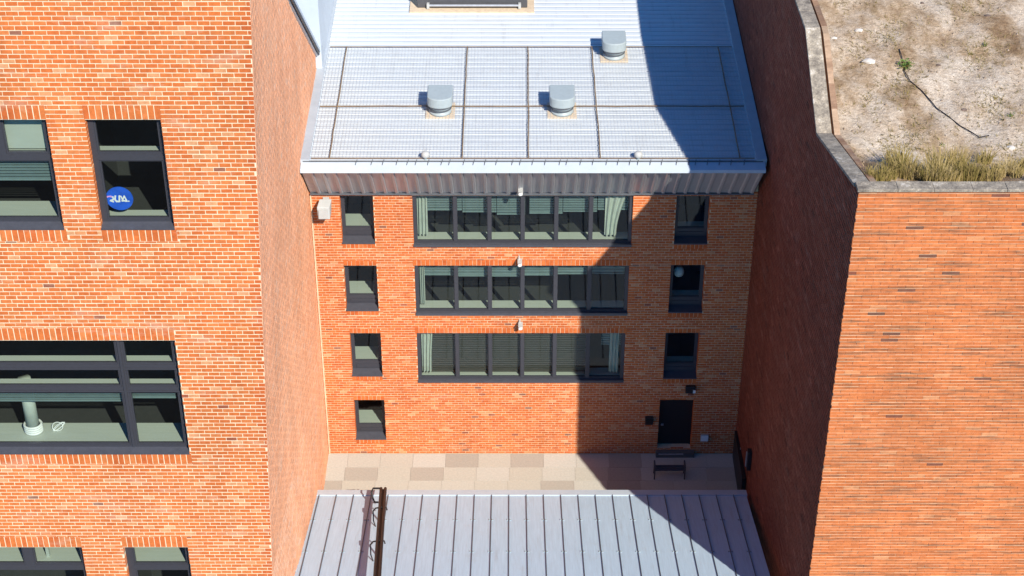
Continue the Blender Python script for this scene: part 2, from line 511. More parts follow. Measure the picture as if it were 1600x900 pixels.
def rect_at(tl, tr, yt, bl, br, yb, Y):
    x0 = (at(tl, yt, Y)[0] + at(bl, yb, Y)[0]) / 2; x1 = (at(tr, yt, Y)[0] + at(br, yb, Y)[0]) / 2
    return (x0, x1, at(800, yb, Y)[1], at(800, yt, Y)[1])


def blind(bld, x0, x1, y, z0, z1, mat, slat=0.09, name='blind'):
    b = MB(); z = z1
    while z > z0 + 0.02:
        zb = max(z - slat + .012, z0)
        b.hexa([(x0, y + .02, zb), (x1, y + .02, zb), (x1, y, z), (x0, y, z), (x0, y + .03, zb), (x1, y + .03, zb), (x1, y + .012, z), (x0, y + .012, z)])
        z -= slat
    b.box(x0, x1, y - .015, y + .04, z0 - .03, z0)
    return b.build(name, mat, bld)


# ------------------------------------------------------------------ ground and court
g = MB(); g.box(-400, 400, -300, 500, -1.0, -0.06)
tag(g.build('ground', M['ground']), kind='structure')
YR = 53.5                                                       # rear wall plane
g = MB(); g.box(-9, 8.6, 40, YR + .02, -.055, -.015)
court = tag(g.build('courtyard', M['joint']), kind='structure')
ry = [53.48, 52.70, 51.95, 51.20, 50.45, 49.7]
for i in range(5):
    for k in range(14):
        x = -7.45 + k * 1.235 - (0.06 * i)
        b = MB(); w = min(x + 1.228, 8.45) - x
        b.box(0, w, 0, ry[i] - ry[i + 1] - .008, -.03, rng.uniform(0, .004))
        o = b.build('paving_slab', M['slab'], court); o.location = (x, ry[i + 1], 0)

# ------------------------------------------------------------------ rear building
rear = thing('brick_building', 'red brick rear building with white ribbed metal roof and three ribbon windows facing the court', 'building', (0.8, YR, 0))
ZF = 11.78                                                      # underside of the fascia at the wall
sm = [rect_at(531, 582, 306, 533.5, 587, 379, YR), rect_at(537, 588.5, 415, 540.5, 592, 484, YR), rect_at(546, 595, 520.5, 550, 598, 586, YR), rect_at(552, 600, 625, 556.5, 604.5, 685, YR)]
sr = [rect_at(1057, 1110, 306, 1053, 1106, 380, YR), rect_at(1048.5, 1102, 414, 1043.5, 1098, 487, YR), rect_at(1040, 1093, 520, 1035.5, 1089, 590, YR)]
door = rect_at(1031.5, 1085, 624, 1026, 1079, 700, YR)
rb = [rect_at(644, 990, 306, 646, 987, 384, YR), rect_at(647, 983, 415, 650, 981, 491, YR), rect_at(651, 977, 520.5, 653, 975, 596, YR)]
rects = sm + sr + [door] + rb
XL, XR = -6.98, 8.46
b = MB(); backing(b, XL - .3, XR + .2, YR, YR + .42, 0, 12.6, rects)
rwall = b.build('wall', M['mortar_tan'], rear)
C_, L_, J_ = 0.108, 0.25, 0.029
br = []; sold = []
for r in sm + sr:
    sold.append((r[0], r[1], r[2] - .235, r[2] - .012))
for r in rb:
    sold.append((r[0] - .05, r[1] + .05, r[3] + .012, r[3] + .235))
for r in sm[1:] + sr[1:]:
    sold.append((r[0], r[1], r[3] + .012, r[3] + .2))
for i, q in enumerate(sold):
    if q[3] < ZF:
        br += soldiers(q[0], q[1], q[2], q[3], .15, .035, 40 + i)
br += lay(XL, XR, 0.03, ZF, C_, L_, J_, rects + sold, tone_of(.26, .66, .012, .05), seed=21, hj=.017)
front_bricks(br, YR, M['brick_rear'], rwall, .012, .40, L_, C_, J_, .017)
bx('sealant', M['mortar_tan'], rear, XL + .03, XL + .08, YR - .04, YR - .005, 0, ZF - .1)
# small windows with deep metal sills
for i, r in enumerate(sm + sr):
    Yg = YR + .34
    tz = r[2] + .34
    pn = [(r[0] + .10, r[1] - .10, tz + .10, r[3] - .06), (r[0] + .13, r[1] - .13, r[2] + .12, tz - .05)]
    window(rear, r, Yg, pn[:1], boards=[(r[0] + .02, r[1] - .02, tz + .12, .75)] if i < 4 else [(r[0] + .02, r[1] - .02, tz + .12, .3)], sill=(YR - .05, .10))
    bx('transom', M['frame'], rear, r[0] + .16, r[1] - .1, Yg - .075, Yg - .052, r[2] + .16, tz - .04)
# ribbon windows
mull = [711, 764.5, 816.5, 869, 923]
for i, r in enumerate(rb):
    Yg = YR + .13
    yt = (308, 415, 520.5)[i]; ym = yt + 38
    xs = [r[0] + .12] + [at(800 + (m_ - 800) * (1 - .012 * i * 1.6), ym, YR)[0] for m_ in mull] + [r[1] - .12]
    pn = [(xs[k] + (.06 if k else 0), xs[k + 1] - (.06 if k < 5 else 0), r[2] + .15, r[3] - .06) for k in range(6)]
    w = window(rear, r, Yg, pn, depth=.12, boards=[(r[0] + .05, r[1] - .05, r[2] + .17, .42)], lip=.02, room=4)
    bx('sill', M['sill'], w, r[0] + .003, r[1] - .003, YR - .06, Yg - .063, r[2] - .02, r[2] + .085)
    if i == 0:
        ed = [(r[0] + .5, r[0] + 1.7, .78), (r[0] + 1.72, r[0] + 2.9, .86), (r[0] + 2.92, r[0] + 3.9, .96), (r[0] + 4.05, r[0] + 5.2, .92), (r[0] + 5.22, r[0] + 6.4, .84), (r[0] + 6.42, r[1] - .15, .76)]
        for (xa, xb, h) in ed:
            blind(rear, xa, xb, Yg + .22, r[3] - h, r[3] - .02, M['blind'], .1)
    elif i == 1:
        for k in range(6):
            blind(rear, xs[k] + .02, xs[k + 1] - .02, Yg + .22, r[3] - .62 - .06 * math.sin(k), r[3] - .02, M['blind'], .13)
    else:
        for k in range(5):
            blind(rear, xs[k] + .02, xs[k + 1] - .02, Yg + .14, r[2] + .30, r[3] - .02, M['blind_dark'], .1)
        blind(rear, xs[5] + .5, xs[6] - .02, Yg + .22, r[3] - .75, r[3] - .02, M['blind'], .1)
# door
d = bx('door', M['black'], rear, door[0] + .06, door[1] - .06, YR + .26, YR + .32, .26, door[3] - .06)
bx('handle', M['grate'], d, door[0] + .12, door[0] + .22, YR + .21, YR + .258, 1.2, 1.27)
f = MB()
for q in minus((door[0], door[1], .02, door[3]), [(door[0] + .06, door[1] - .06, .26, door[3] - .06)]):
    f.box(q[0], q[1], YR + .24, YR + .36, q[2], q[3])
f.build('door_frame', M['black'], rear)
bx('doorstep', M['ground'], rear, door[0] - .05, door[1] + .12, YR - .25, YR + .235, 0.006, .20)
bx('threshold', M['grate'], rear, door[0] + .05, door[1] - .3, YR - .27, YR - .252, .17, .22)
# slanting fascia: separate ribbed panels
EY, EZ = 51.65, 13.74
fx0, fx1 = -6.92, 8.30
n = 40; st = (fx1 - fx0) / n
A = Vector((0, EY + .02, EZ)); B2 = Vector((0, YR - .05, ZF)); up = Vector((0, -(A - B2).z, (A - B2).y)).normalized()
if up.y > 0: up = -up
for k in range(n):
    b = MB(); pr = [(0, 0), (st * .60, 0.0), (st * .72, .04), (st * .92, .04), (st * .985, 0)]
    for (ua, ha), (ub, hb) in zip(pr[:-1], pr[1:]):
        b.hexa([B2 + Vector((ua, 0, 0)) + up * (ha + .01), B2 + Vector((ub, 0, 0)) + up * (hb + .01), A + Vector((ub, 0, 0)) + up * (hb + .01), A + Vector((ua, 0, 0)) + up * (ha + .01),
                B2 + Vector((ua, 0, 0)) - up * .02, B2 + Vector((ub, 0, 0)) - up * .02, A + Vector((ub, 0, 0)) - up * .02, A + Vector((ua, 0, 0)) - up * .02])
    o = b.build('fascia_panel', M['fascia'], rear)
    o.matrix_parent_inverse = Matrix.Identity(4)
    o.location = (fx0 + k * st - rear.location.x, -rear.location.y, 0)
b = MB(); b.box(fx0, fx1, YR - .12, YR - .015, ZF - .07, ZF - .01); b.build('drip_rail', M['seam'], rear)
# fascia end plates
for x0, x1 in ((fx0 - .03, fx0 - .002), (fx1 + .002, fx1 + .03)):
    b = MB(); b.hexa([(x0, EY, EZ), (x1, EY, EZ), (x1, EY, EZ + .075), (x0, EY, EZ + .075), (x0, YR, ZF), (x1, YR, ZF), (x1, YR, EZ + .12), (x0, YR, EZ + .12)])
    b.build('end_plate', M['seam'], rear)
# eave trim and ribbed roof
ZR = 13.94
b = MB(); b.hexa([(fx0 - .04, EY - .06, EZ - .03), (fx1 + .04, EY - .06, EZ - .03), (fx1 + .04, EY - .05, EZ + .08), (fx0 - .04, EY - .05, EZ + .08),
                  (fx0 - .04, EY + .30, EZ - .03), (fx1 + .04, EY + .30, EZ - .03), (fx1 + .04, EY + .30, EZ + .17), (fx0 - .04, EY + .30, EZ + .17)])
b.build('eave_trim', M['trim'], rear)
hk = MB()
for k in range(34):
    x = fx0 + 1.9 + k * .385 + rng.uniform(-.1, .1)
    hk.tube([(x, EY + .38, EZ + .22), (x - .03, EY + .24, EZ + .19), (x - .05, EY + .15, EZ + .15)], .012, 5)
tag(hk.build('hook', M['seam'], rear), kind='stuff')
b = MB(); y = EY + .345; per = .34
b.poly([(fx0, y - .03, ZR - .1), (fx1, y - .03, ZR - .1), (fx1, y - .03, ZR), (fx0, y - .03, ZR)])
prof = []
while y < 76:
    prof += [(y, 0), (y + .135, .012), (y + .27, 0), (y + .283, -.035), (y + .325, -.035)]
    y += per
for (ya, ha), (yb, hb) in zip(prof[:-1], prof[1:]):
    b.poly([(fx0 + .22, ya, ZR + ha), (fx1 - .22, ya, ZR + ha), (fx1 - .22, yb, ZR + hb), (fx0 + .22, yb, ZR + hb)])
b.build('roof', M['roof_white'], rear)
for x0, x1 in ((fx0 - .06, fx0 + .24), (fx1 - .24, fx1 + .10)):
    bx('roof_verge', M['verge'], rear, x0, x1, EY + .305, 76, ZR - .2, ZR + .07)
b = MB(); b.box(fx0, fx1, YR + 4.4, 76, 0, ZR - .21); b.build('body', M['room'], rear)
# white clad wall at the roof's left edge
yy = 58.2
for k in range(6):
    bx('cladding_panel', M['trim'], rear, -8.3, -6.77, yy + .006, yy + 1.9, ZR + .03, ZR + 14)
    yy += 1.908
# dark band at the gap between roof and net
bx('gap_flashing', M['seam'], rear, fx0 + .02, fx1 - .02, EY + .304, EY + .335, ZR - .05, ZR + .012)


# ------------------------------------------------------------------ things on the rear roof
net = thing('safety_net', 'wire safety net held by brown cables over the front half of the white roof', 'net', (0.7, 52.2, ZR))
YN0, YN1 = EY + .38, flat(800, 76, ZR)[1]
b = MB(); zt = ZR + .062
x = fx0 + .3
while x < fx1 - .28:
    b.box(x, x + .010, YN0, YN1, zt - .004, zt); x += .115
y = YN0
while y < YN1:
    b.box(fx0 + .3, fx1 - .3, y, y + .009, zt + .001, zt + .005); y += .15
tag(b.build('mesh', M['wire'], net), kind='stuff')
for (xa, xb) in ((541, 513), (730, 722), (825, 826), (925, 939), (1123, 1158)):
    p = flat(xa, 80, ZR + .06); q = flat(xb, 257, ZR + .06); b = MB()
    N_ = 14
    b.tube([(p[0] + (q[0] - p[0]) * s / N_ + rng.uniform(-.012, .012), YN1 + (YN0 - YN1) * s / N_, ZR + .085) for s in range(N_ + 1)], .021, 6)
    b.build('cable', M['rust'], net)
yc = flat(800, 167, ZR + .06)[1]; b = MB()
b.tube([(fx0 + .3 + (fx1 - fx0 - .6) * s / 30, yc + rng.uniform(-.012, .012), ZR + .09) for s in range(31)], .021, 6); b.build('cable', M['rust'], net)
for yy_, rr in ((YN1, .016), (YN0, .018)):
    b = MB(); b.tube([(fx0 + .3, yy_, ZR + .075), (fx1 - .3, yy_, ZR + .075)], rr, 6); b.build('cable', M['rust'], net)


def roof_vent(px, py, label):
    x, y = flat(px, py, ZR)
    t = thing('roof_vent', label, 'vent', (x, y, ZR), 'grey vents on the white roof')
    bx('base_plate', M['cream'], t, x - .50, x + .50, y - .42, y + .62, ZR - .02, ZR + .05, bevel=.01)
    b = MB(); b.tube([(x, y, ZR + .05), (x, y, ZR + .14), (x, y, ZR + .141), (x, y, ZR + .24), (x, y, ZR + .241), (x, y, ZR + .36)], [.39, .38, .33, .34, .37, .37], 28); b.build('neck', M['vent'], t, True)
    b = MB(); b.tube([(x, y, ZR + .225), (x, y, ZR + .245)], .40, 28); b.build('collar', M['seam'], t)
    b = MB(); b.tube([(x, y, ZR + .325), (x, y, ZR + .352)], .41, 28); b.build('collar', M['seam'], t)
    b = MB(); w, r0 = .43, .30
    pl = [(x + w, y + .68), (x - w, y + .68)] + [(x - w * math.cos(math.pi * k / 16), y - .10 - r0 * math.sin(math.pi * k / 16)) for k in range(17)]
    b.prism(pl, ZR + .36, ZR + .72)
    b.build('hood', M['vent'], t, bevel=.03)
    return t


roof_vent(688, 176, 'boxy grey roof vent left of centre, nearest the long brown cable crossing')
roof_vent(878, 176, 'boxy grey roof vent right of centre in the front row on the net')
roof_vent(959, 89, 'boxy grey roof vent farthest back, close to the shadow edge')
for px, lb in ((665, 'small round grey vent cap near the eave, left of centre'), (997, 'small round grey vent cap near the eave, towards the shadow')):
    x, y = flat(px, 249, ZR)
    t = thing('vent_cap', lb, 'vent cap', (x, y, ZR), 'small vent caps near the eave')
    b = MB(); b.tube([(x, y, ZR), (x, y, ZR + .13)], .07, 12); b.build('pipe', M['vent'], t)
    b = MB(); b.tube([(x, y, ZR + .11), (x, y, ZR + .13), (x, y, ZR + .22), (x, y, ZR + .28), (x, y, ZR + .30)], [.11, .14, .14, .10, .04], 16); b.build('cap', M['offwhite'], t, True)
x0, y0 = flat(652, 15, ZR); x1, _ = flat(824, 15, ZR)
t = thing('rooflight', 'dark grey box rooflight on a cream flashing at the far end of the white roof', 'rooflight', ((x0 + x1) / 2, y0, ZR))
bx('flashing', M['cream'], t, x0 - .28, x1 + .26, y0 - .32, y0 + 4, ZR - .02, ZR + .07)
bx('kerb', M['rooflight'], t, x0, x1, y0, y0 + 3.5, ZR + .07, ZR + .95, bevel=.03)
for s in (0.1, .93):
    bx('bracket', M['offwhite'], t, x0 + (x1 - x0) * s - .05, x0 + (x1 - x0) * s + .05, y0 - .14, y0 - .004, ZR + .1, ZR + .30)
b = MB(); b.tube([(x0 + (x1 - x0) * .1, y0 - .09, ZR + .22), (x0 + (x1 - x0) * .93, y0 - .09, ZR + .22)], .05, 8); b.build('rail', M['grate'], t)


# ------------------------------------------------------------------ things on the rear wall
def camera_thing(px, py, y, label):
    x, z = at(px, py, y)
    t = thing('security_camera', label, 'camera', (x, y, z), 'small white cameras over the ribbon windows')
    b = MB(); b.tube([(x, y + .16, z + .12), (x, y - .02, z + .10), (x, y - .06, z)], .035, 8); b.build('bracket', M['offwhite'], t)
    b = MB(); b.tube([(x + .02, y + .04, z + .0), (x + .03, y - .20, z - .05)], .075, 12); b.build('body', M['white'], t)
    bx('lens_shade', M['offwhite'], t, x - .05, x + .11, y - .26, y + .04, z + .075, z + .09)


camera_thing(812, 297, 53.0, 'small white camera fixed on the ribbed grey fascia')
camera_thing(811, 408, YR - .14, 'small white camera on brick between upper and middle ribbon windows')
camera_thing(812, 507, YR - .14, 'small white camera on brick between middle and lower ribbon windows')
x, z = at(506, 329, YR - .5)
t = thing('floodlight', 'grey box floodlight under the left end of the fascia, casting a dark shadow', 'light', (x, YR, z))
b = MB(); b.hexa([(x - .19, YR - .66, z - .26), (x + .21, YR - .66, z - .26), (x + .21, YR - .62, z + .20), (x - .22, YR - .62, z + .20), (x - .16, YR - .30, z - .22), (x + .23, YR - .30, z - .22), (x + .26, YR - .24, z + .30), (x - .15, YR - .24, z + .30)])
b.build('housing', M['offwhite'], t, bevel=.015)
bx('glass', M['offwhite'], t, x - .165, x + .15, YR - .685, YR - .655, z - .22, z + .12)
b = MB(); b.tube([(x + .05, YR - .02, z + .1), (x + .05, YR - .28, z + .06)], .05, 8); b.build('arm', M['offwhite'], t)
bx('plate', M['offwhite'], t, x - .06, x + .16, YR - .05, YR - .014, z - .05, z + .24)
x, z = at(1078, 606, YR)
t = thing('wall_lamp', 'dark bulkhead lamp with a small white face above the black door', 'lamp', (x, YR, z))
bx('housing', M['black'], t, x - .17, x + .19, YR - .17, YR - .014, z - .14, z + .15, bevel=.02)
bx('diffuser', M['white'], t, x + .10, x + .19, YR - .20, YR - .172, z - .10, z + .03)
x, z = at(1014, 655, YR)
t = thing('letter_box', 'small black box fixed to the brick left of the black door', 'box', (x, YR, z))
bx('body', M['black'], t, x - .15, x + .15, YR - .14, YR - .014, z - .17, z + .17, bevel=.015)
bx('flap', M['dark'], t, x - .12, x + .12, YR - .155, YR - .142, z + .02, z + .12)
x, z = at(1100.5, 683, YR)
t = thing('meter_box', 'small pale square box on the brick right of the black door', 'box', (x, YR, z))
bx('body', M['offwhite'], t, x - .15, x + .15, YR - .08, YR - .014, z - .15, z + .15, bevel=.01)
bx('cover', M['white'], t, x - .13, x + .13, YR - .09, YR - .081, z - .13, z + .13)
# bench in the court
bxx, byy = flat(1046, 735, 0.3)
t = thing('bench', 'low dark metal bench standing on shaded paving before the black door', 'bench', (bxx, byy, 0))
for k in range(3):
    bx('slat', M['timber'], t, bxx - .55, bxx + .55, byy - .15 + k * .11, byy - .07 + k * .11, .40, .44)
for s in (-1, 1):
    b = MB(); xx = bxx + s * .56
    b.tube([(xx, byy - .16, .01), (xx, byy - .16, .62), (xx, byy + .18, .62), (xx, byy + .18, .01)], .03, 6); b.build('leg', M['timber'], t)


def curtain(x0, x1, y, z0, z1, label, taper=0.0):
    b = MB(); n_ = 26; rows = 8; i0 = 0
    for side in (0, 1):
        for r_ in range(rows + 1):
            f_ = r_ / rows; w = (x1 - x0) * (1 - taper * math.sin(f_ * math.pi * .5))
            for k in range(n_ + 1):
                u = k / n_
                b.v.append((x0 + u * w, y + .05 * math.sin(u * 19 + f_) + .012 * side, z1 + (z0 - z1) * f_))
    q = (rows + 1) * (n_ + 1)
    for side in (0, 1):
        for r_ in range(rows):
            for k in range(n_):
                a = side * q + r_ * (n_ + 1) + k
                b.f.append((a, a + n_ + 1, a + n_ + 2, a + 1) if not side else (a, a + 1, a + n_ + 2, a + n_ + 1)); b.tone.append(.5)
    o = b.build('curtain', M['curtain'], None, True)
    tag(o, label, 'curtain', 'pale curtains inside the ribbon windows')


yg = YR + .13
curtain(rb[0][0] + .14, rb[0][0] + .50, yg + .18, rb[0][2] + .25, rb[0][3] - .03, 'pale green curtain gathered at the left end of the top ribbon window')
curtain(rb[0][1] - .95, rb[0][1] - .2, yg + .13, rb[0][2] + .26, rb[0][3] - .03, 'wide pale curtain hanging at the right end of the top ribbon window', .45)
curtain(rb[1][0] + .14, rb[1][0] + .34, yg + .18, rb[1][2] + .25, rb[1][3] - .03, 'narrow pale curtain at the left end of the middle ribbon window')
curtain(rb[2][0] + .16, rb[2][0] + .58, yg + .08, rb[2][2] + .30, rb[2][3] - .03, 'pale green curtain drawn back at the left of the lowest ribbon window', .2)
curtain(rb[2][1] - .55, rb[2][1] - .2, yg + .13, rb[2][2] + .26, rb[2][3] - .03, 'pale curtain at the shaded right end of the lowest ribbon window')
r = sr[1]; x, z = at(1061, 425, YR + .5)
t = thing('globe_lamp', 'white rounded lamp shade hanging inside the middle shaded small window', 'lamp', (x, YR + .55, z))
b = MB(); b.tube([(x, YR + .55, z - .2), (x, YR + .55, z - .14), (x, YR + .55, z), (x, YR + .55, z + .14), (x, YR + .55, z + .2)], [.08, .16, .19, .15, .05], 10); b.build('shade', M['white'], t, True)
b = MB(); b.tube([(x, YR + .55, z + .2), (x, YR + .55, z + .6)], .01, 5); b.build('cord', M['black'], t)


# ------------------------------------------------------------------ left building
YL = 41.4
left = thing('brick_building', 'tall orange brick building at the left with large slate framed windows', 'building', (-12, YL, 0))


def xr(z):                                                      # the corner leans a little
    if z < 5.4:
        return min(-7.08, -7.43 + (5.4 - z) * .14)
    return -6.50 + (z - 25.1) * (0.93 / 19.7)


ZT = 26.4
w1 = rect_at(133, 253, 187, 157, 272, 357, YL)
w0 = rect_at(-160, 75, 187, -130, 98, 357, YL); w0 = (w0[0], w0[1], w1[2], w1[3])
w2 = rect_at(-330, 275, 532, -310, 295, 708, YL)
w3 = rect_at(-180, 134, 855, -150, 160, 1060, YL)
w4 = rect_at(196, 298, 855, 222, 318, 1060, YL)
lr = [w0, w1, w2, w3, w4]
b = MB(); xe = -9.0
backing(b, -26, xe, YL, YL + .5, 0, ZT, lr)
for z0, z1 in ((0, 2.9), (2.9, 5.4), (5.4, ZT)):
    b.hexa([(xe, YL, z0), (xr(z0), YL, z0), (xr(z1), YL, z1), (xe, YL, z1), (xe, YL + .5, z0), (xr(z0) - .02, YL + .5, z0), (xr(z1) - .02, YL + .5, z1), (xe, YL + .5, z1)])
lwall = b.build('wall', M['mortar'], left)
CL, LL, JL = .134, .315, .031
sold = []
for i, r in enumerate(lr):
    sold.append((r[0] - .02, r[1] + .02, r[3] + .004, r[3] + .44)); sold.append((r[0] - .02, r[1] + .05, r[2] - .42, r[2] - .004))
br = []
for i, q in enumerate(sold):
    br += soldiers(q[0], q[1], q[2] + .014, q[3] - .014, .168, .045, 70 + i)


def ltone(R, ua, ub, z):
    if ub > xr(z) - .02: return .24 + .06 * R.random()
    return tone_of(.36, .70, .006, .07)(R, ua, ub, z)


corner = lambda z: xr(z)
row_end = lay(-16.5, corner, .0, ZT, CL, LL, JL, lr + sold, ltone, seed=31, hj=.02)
br += row_end
front_bricks(br, YL, M['brick_left'], lwall, .010, .45, LL, CL, JL, .02)


def lpos(u, z):
    t_ = min(1, max(0, (u - YL) / (YR - YL)))
    return Vector((xr(z) * (1 - t_) + XL * t_ + (.0 if u < YR else 0), u, z))


gable = lambda u: min(ZT, 19.84 + (52 - u) * .836)
lay_l = lay(YL + .02, 58.1, 0, ZT, CL, LL, .040, (), tone_of(.35, .7, .0, .04), top=lambda u: gable(u) - .02, seed=33, hj=.015)
b = MB()
us = [YL + .015] + [YL + (YR - YL) * k / 12 for k in range(1, 13)] + [56, 58.1]
for ua, ub in zip(us[:-1], us[1:]):
    zs = [0, .7, 1.4, 2.1, 2.5, 2.9, 3.5, 4.1, 4.8, 5.4, 9, 12, None]
    for k in range(12):
        za0, zb0 = zs[k], zs[k]
        za1 = gable(ua) if zs[k + 1] is None else zs[k + 1]; zb1 = gable(ub) if zs[k + 1] is None else zs[k + 1]
        p = [lpos(ua, za0), lpos(ub, zb0), lpos(ub, zb1), lpos(ua, za1)]
        b.hexa(p + [q - Vector((.35, 0, 0)) for q in p])
swall = b.build('side_wall', M['mortar_pale'], left)
mapped_bricks(lay_l, lpos, lambda u: Vector((1, .05, 0)).normalized(), M['brick_side'], swall, .010)
# sloping roof and verge
b = MB(); yt = 52 - (ZT - 19.84) / .836
for (ya, za, yb, zb) in ((YL - .05, ZT + .06, yt, ZT + .06), (yt, ZT + .06, 58.14, 14.72)):
    b.hexa([(-26, ya, za - .05), (-6.9, ya, za - .05), (-6.9, yb, zb - .05), (-26, yb, zb - .05), (-26, ya, za - .2), (-6.9, ya, za - .2), (-6.9, yb, zb - .2), (-26, yb, zb - .2)])
b.build('roof', M['trim'], left)
b = MB(); b.hexa([(-6.96, yt, ZT - .02), (-6.80, yt, ZT - .02), (-6.80, yt, ZT + .12), (-6.96, yt, ZT + .12), (-6.96, 58.16, 14.68), (-6.80, 58.16, 14.68), (-6.80, 58.16, 14.82), (-6.96, 58.16, 14.82)])
b.build('verge', M['trim'], left)
b = MB(); b.hexa([(-6.86, yt, ZT - .14), (-6.83, yt, ZT - .14), (-6.83, yt, ZT - .022), (-6.86, yt, ZT - .022), (-6.86, 58.16, 14.56), (-6.83, 58.16, 14.56), (-6.83, 58.16, 14.678), (-6.86, 58.16, 14.678)])
b.build('verge_drip', M['dark'], left)
b = MB(); b.box(-26, -8.6, YL + .52 + 3.2, 58, 0, 13); b.build('body', M['room'], left)

# windows: glass set back in the reveals
YG = YL + .29


def zat(py): return at(800, py, YG)[1]
def xat(px, py): return at(px, py, YG)[0]


tz = zat(243)
for i, r in enumerate((w1, w0)):
    fr_ = .16
    if i == 0:
        pn = [(r[0] + fr_, r[1] - .13, tz + .09, r[3] - .10), (r[0] + fr_, r[1] - .13, r[2] + .15, tz - .10)]
    else:
        mx = xat(1, 215)
        pn = [(mx + .10, r[1] - .14, tz + .09, r[3] - .10), (r[0] + fr_, mx - .10, tz + .09, r[3] - .10), (r[0] + fr_, r[1] - .13, r[2] + .15, tz - .10)]
    window(left, r, YG, pn, depth=.16, sill=(YL - .03, .09), lip=.045, room=3.4,
           boards=[(r[0] + .03, r[1] - .03, r[2] + .16, .30 if i == 0 else .75), (r[0] + .03, r[1] - .03, tz + .10, .24 if i == 0 else .12)])
r = w0; blind(left, xat(-60, 300), r[1] - .16, YG + .14, tz - .82, tz - .12, M['blind'], .09)
b = MB(); b.box(xat(-40, 220), r[1] - .1, YG + .12, YG + .14, tz + .15, r[3] - .05); b.build('roller_blind', M['board'], left)
r = w1; b = MB(); b.hexa([(r[0] + .2, YG + .2, tz - .22), (r[0] + .95, YG + .2, tz - .16), (r[0] + 1.1, YG + .2, tz - .12), (r[0] + .2, YG + .2, tz - .12), (r[0] + .2, YG + .22, tz - .22), (r[0] + .95, YG + .22, tz - .16), (r[0] + 1.1, YG + .22, tz - .12), (r[0] + .2, YG + .22, tz - .12)])
b.build('roller_blind', M['board'], left)
# big window
r = w2; t1, t2 = zat(571), zat(606); mx = xat(199, 620); hb = .088
zz = [(t1 + hb, r[3] - .10), (t2 + hb, t1 - hb), (r[2] + .13, t2 - hb)]
pn = []
for k, (a, c) in enumerate(zz):
    pn += [(mx + .10, r[1] - .14, a, c), (xat(-70, 620), mx - .10, a, c)]
w_ = window(left, r, YG, pn, depth=.16, sill=(YL - .03, .07), lip=.04, room=4.5,
       boards=[(r[0], r[1] - .03, r[2] + .14, .85), (r[0], r[1] - .03, t1 + hb + .01, .26), (r[0], r[1] - .03, t2 + hb + .01, .22)])
blind(left, xat(-120, 640), mx - .02, YG + .20, t2 - .62, t2 - .10, M['blind'], .085)
blind(left, mx + .05, r[1] - .3, YG + .20, t2 - .50, t2 - .10, M['blind'], .085)
for z_ in (t1, t2, r[2] + .075):                                 # proud drip edge on every rail
    bx('drip_edge', M['frame'], w_, r[0] + .02, r[1] - .1, YG - .115, YG - .082, z_ - .075, z_ - .02)
bx('mullion_cap', M['frame'], w_, mx - .035, mx + .035, YG - .135, YG - .117, r[2] + .12, r[3] - .12)
cx, cz = xat(37, 640), r[2] + .14
b = MB(); b.tube([(cx, YG + .55, cz + .004), (cx, YG + .55, cz + 2.0)], .19, 24); b.build('column', M['curtain'], left, True)
t = thing('coil', 'round white coil standing at the foot of the column inside the big left window', 'coil', (cx, YG + .5, cz))
for k in range(4):
    b = MB(); b.tube([(cx + .25 * math.cos(a * math.pi / 10), YG + .55 + .22 * math.sin(a * math.pi / 10), cz + .05 + k * .075) for a in range(21)], .04, 6, False); b.build('loop', M['white'], t, True)
hx = xat(78, 660)
b = MB()
for k in range(3):
    b.tube([(hx + .16 * math.cos(a * math.pi / 8) + .03 * k, YG + .62 + .07 * math.sin(a * math.pi / 8 + k), cz + .12 + .11 * math.sin(a * math.pi / 8 + k)) for a in range(17)], .012, 5, False)
tag(b.build('cable_bundle', M['white']), 'loose bundle of thin white cable right of the coil inside the big window', 'cable')
# lower windows
for i, r in enumerate((w3, w4)):
    mx = xat(47, 877)
    zb = r[3] - .95
    if i == 0:
        pn = [(mx + .17, r[1] - .12, zb, r[3] - .09), (r[0] + .1, mx - .13, zb, r[3] - .09), (r[0] + .1, r[1] - .12, r[2] + .3, zb - .2)]
    else:
        pn = [(r[0] + .22, r[1] - .12, zb, r[3] - .09), (r[0] + .22, r[1] - .12, r[2] + .3, zb - .2)]
    window(left, r, YG, pn, depth=.16, sill=(YL - .03, .16), lip=.04, room=3.5, boards=[(r[0] + .03, r[1] - .03, zb + .02, .62)])
b = MB(); px_ = xat(72, 875)
b.box(px_ - .05, px_ + .05, YG + .25, YG + .35, w3[3] - .95, w3[3] - .3); b.build('window_post', M['board'], left)

# blue round sign standing in the small left window, its print facing out
sx, sz = xat(186.5, 311), zat(311)
t = thing('round_sign', 'round blue sign with white lettering inside the small upper left window', 'sign', (sx, YG + .1, sz))
b = MB(); R_ = .365
b.tube([(sx, YG + .02, sz), (sx, YG + .045, sz)], R_, 40); b.build('disc', M['sign_blue'], t)


def stroke(pts, w, mat):
    b = MB(); ys = YG + .0165
    for (xa, za), (xb, zb) in zip(pts[:-1], pts[1:]):
        dx, dz = xb - xa, zb - za; l = math.hypot(dx, dz); nx, nz = -dz / l * w / 2, dx / l * w / 2
        xa2, za2, xb2, zb2 = xa - dx / l * w * .3, za - dz / l * w * .3, xb + dx / l * w * .3, zb + dz / l * w * .3
        p = [(xa2 - nx, za2 - nz), (xb2 - nx, zb2 - nz), (xb2 + nx, zb2 + nz), (xa2 + nx, za2 + nz)]
        b.hexa([(sx + q[0], ys, sz + q[1] * 1.15) for q in p] + [(sx + q[0], ys + .004, sz + q[1] * 1.15) for q in p]); ys -= .0004
    b.build('letter', mat, t)


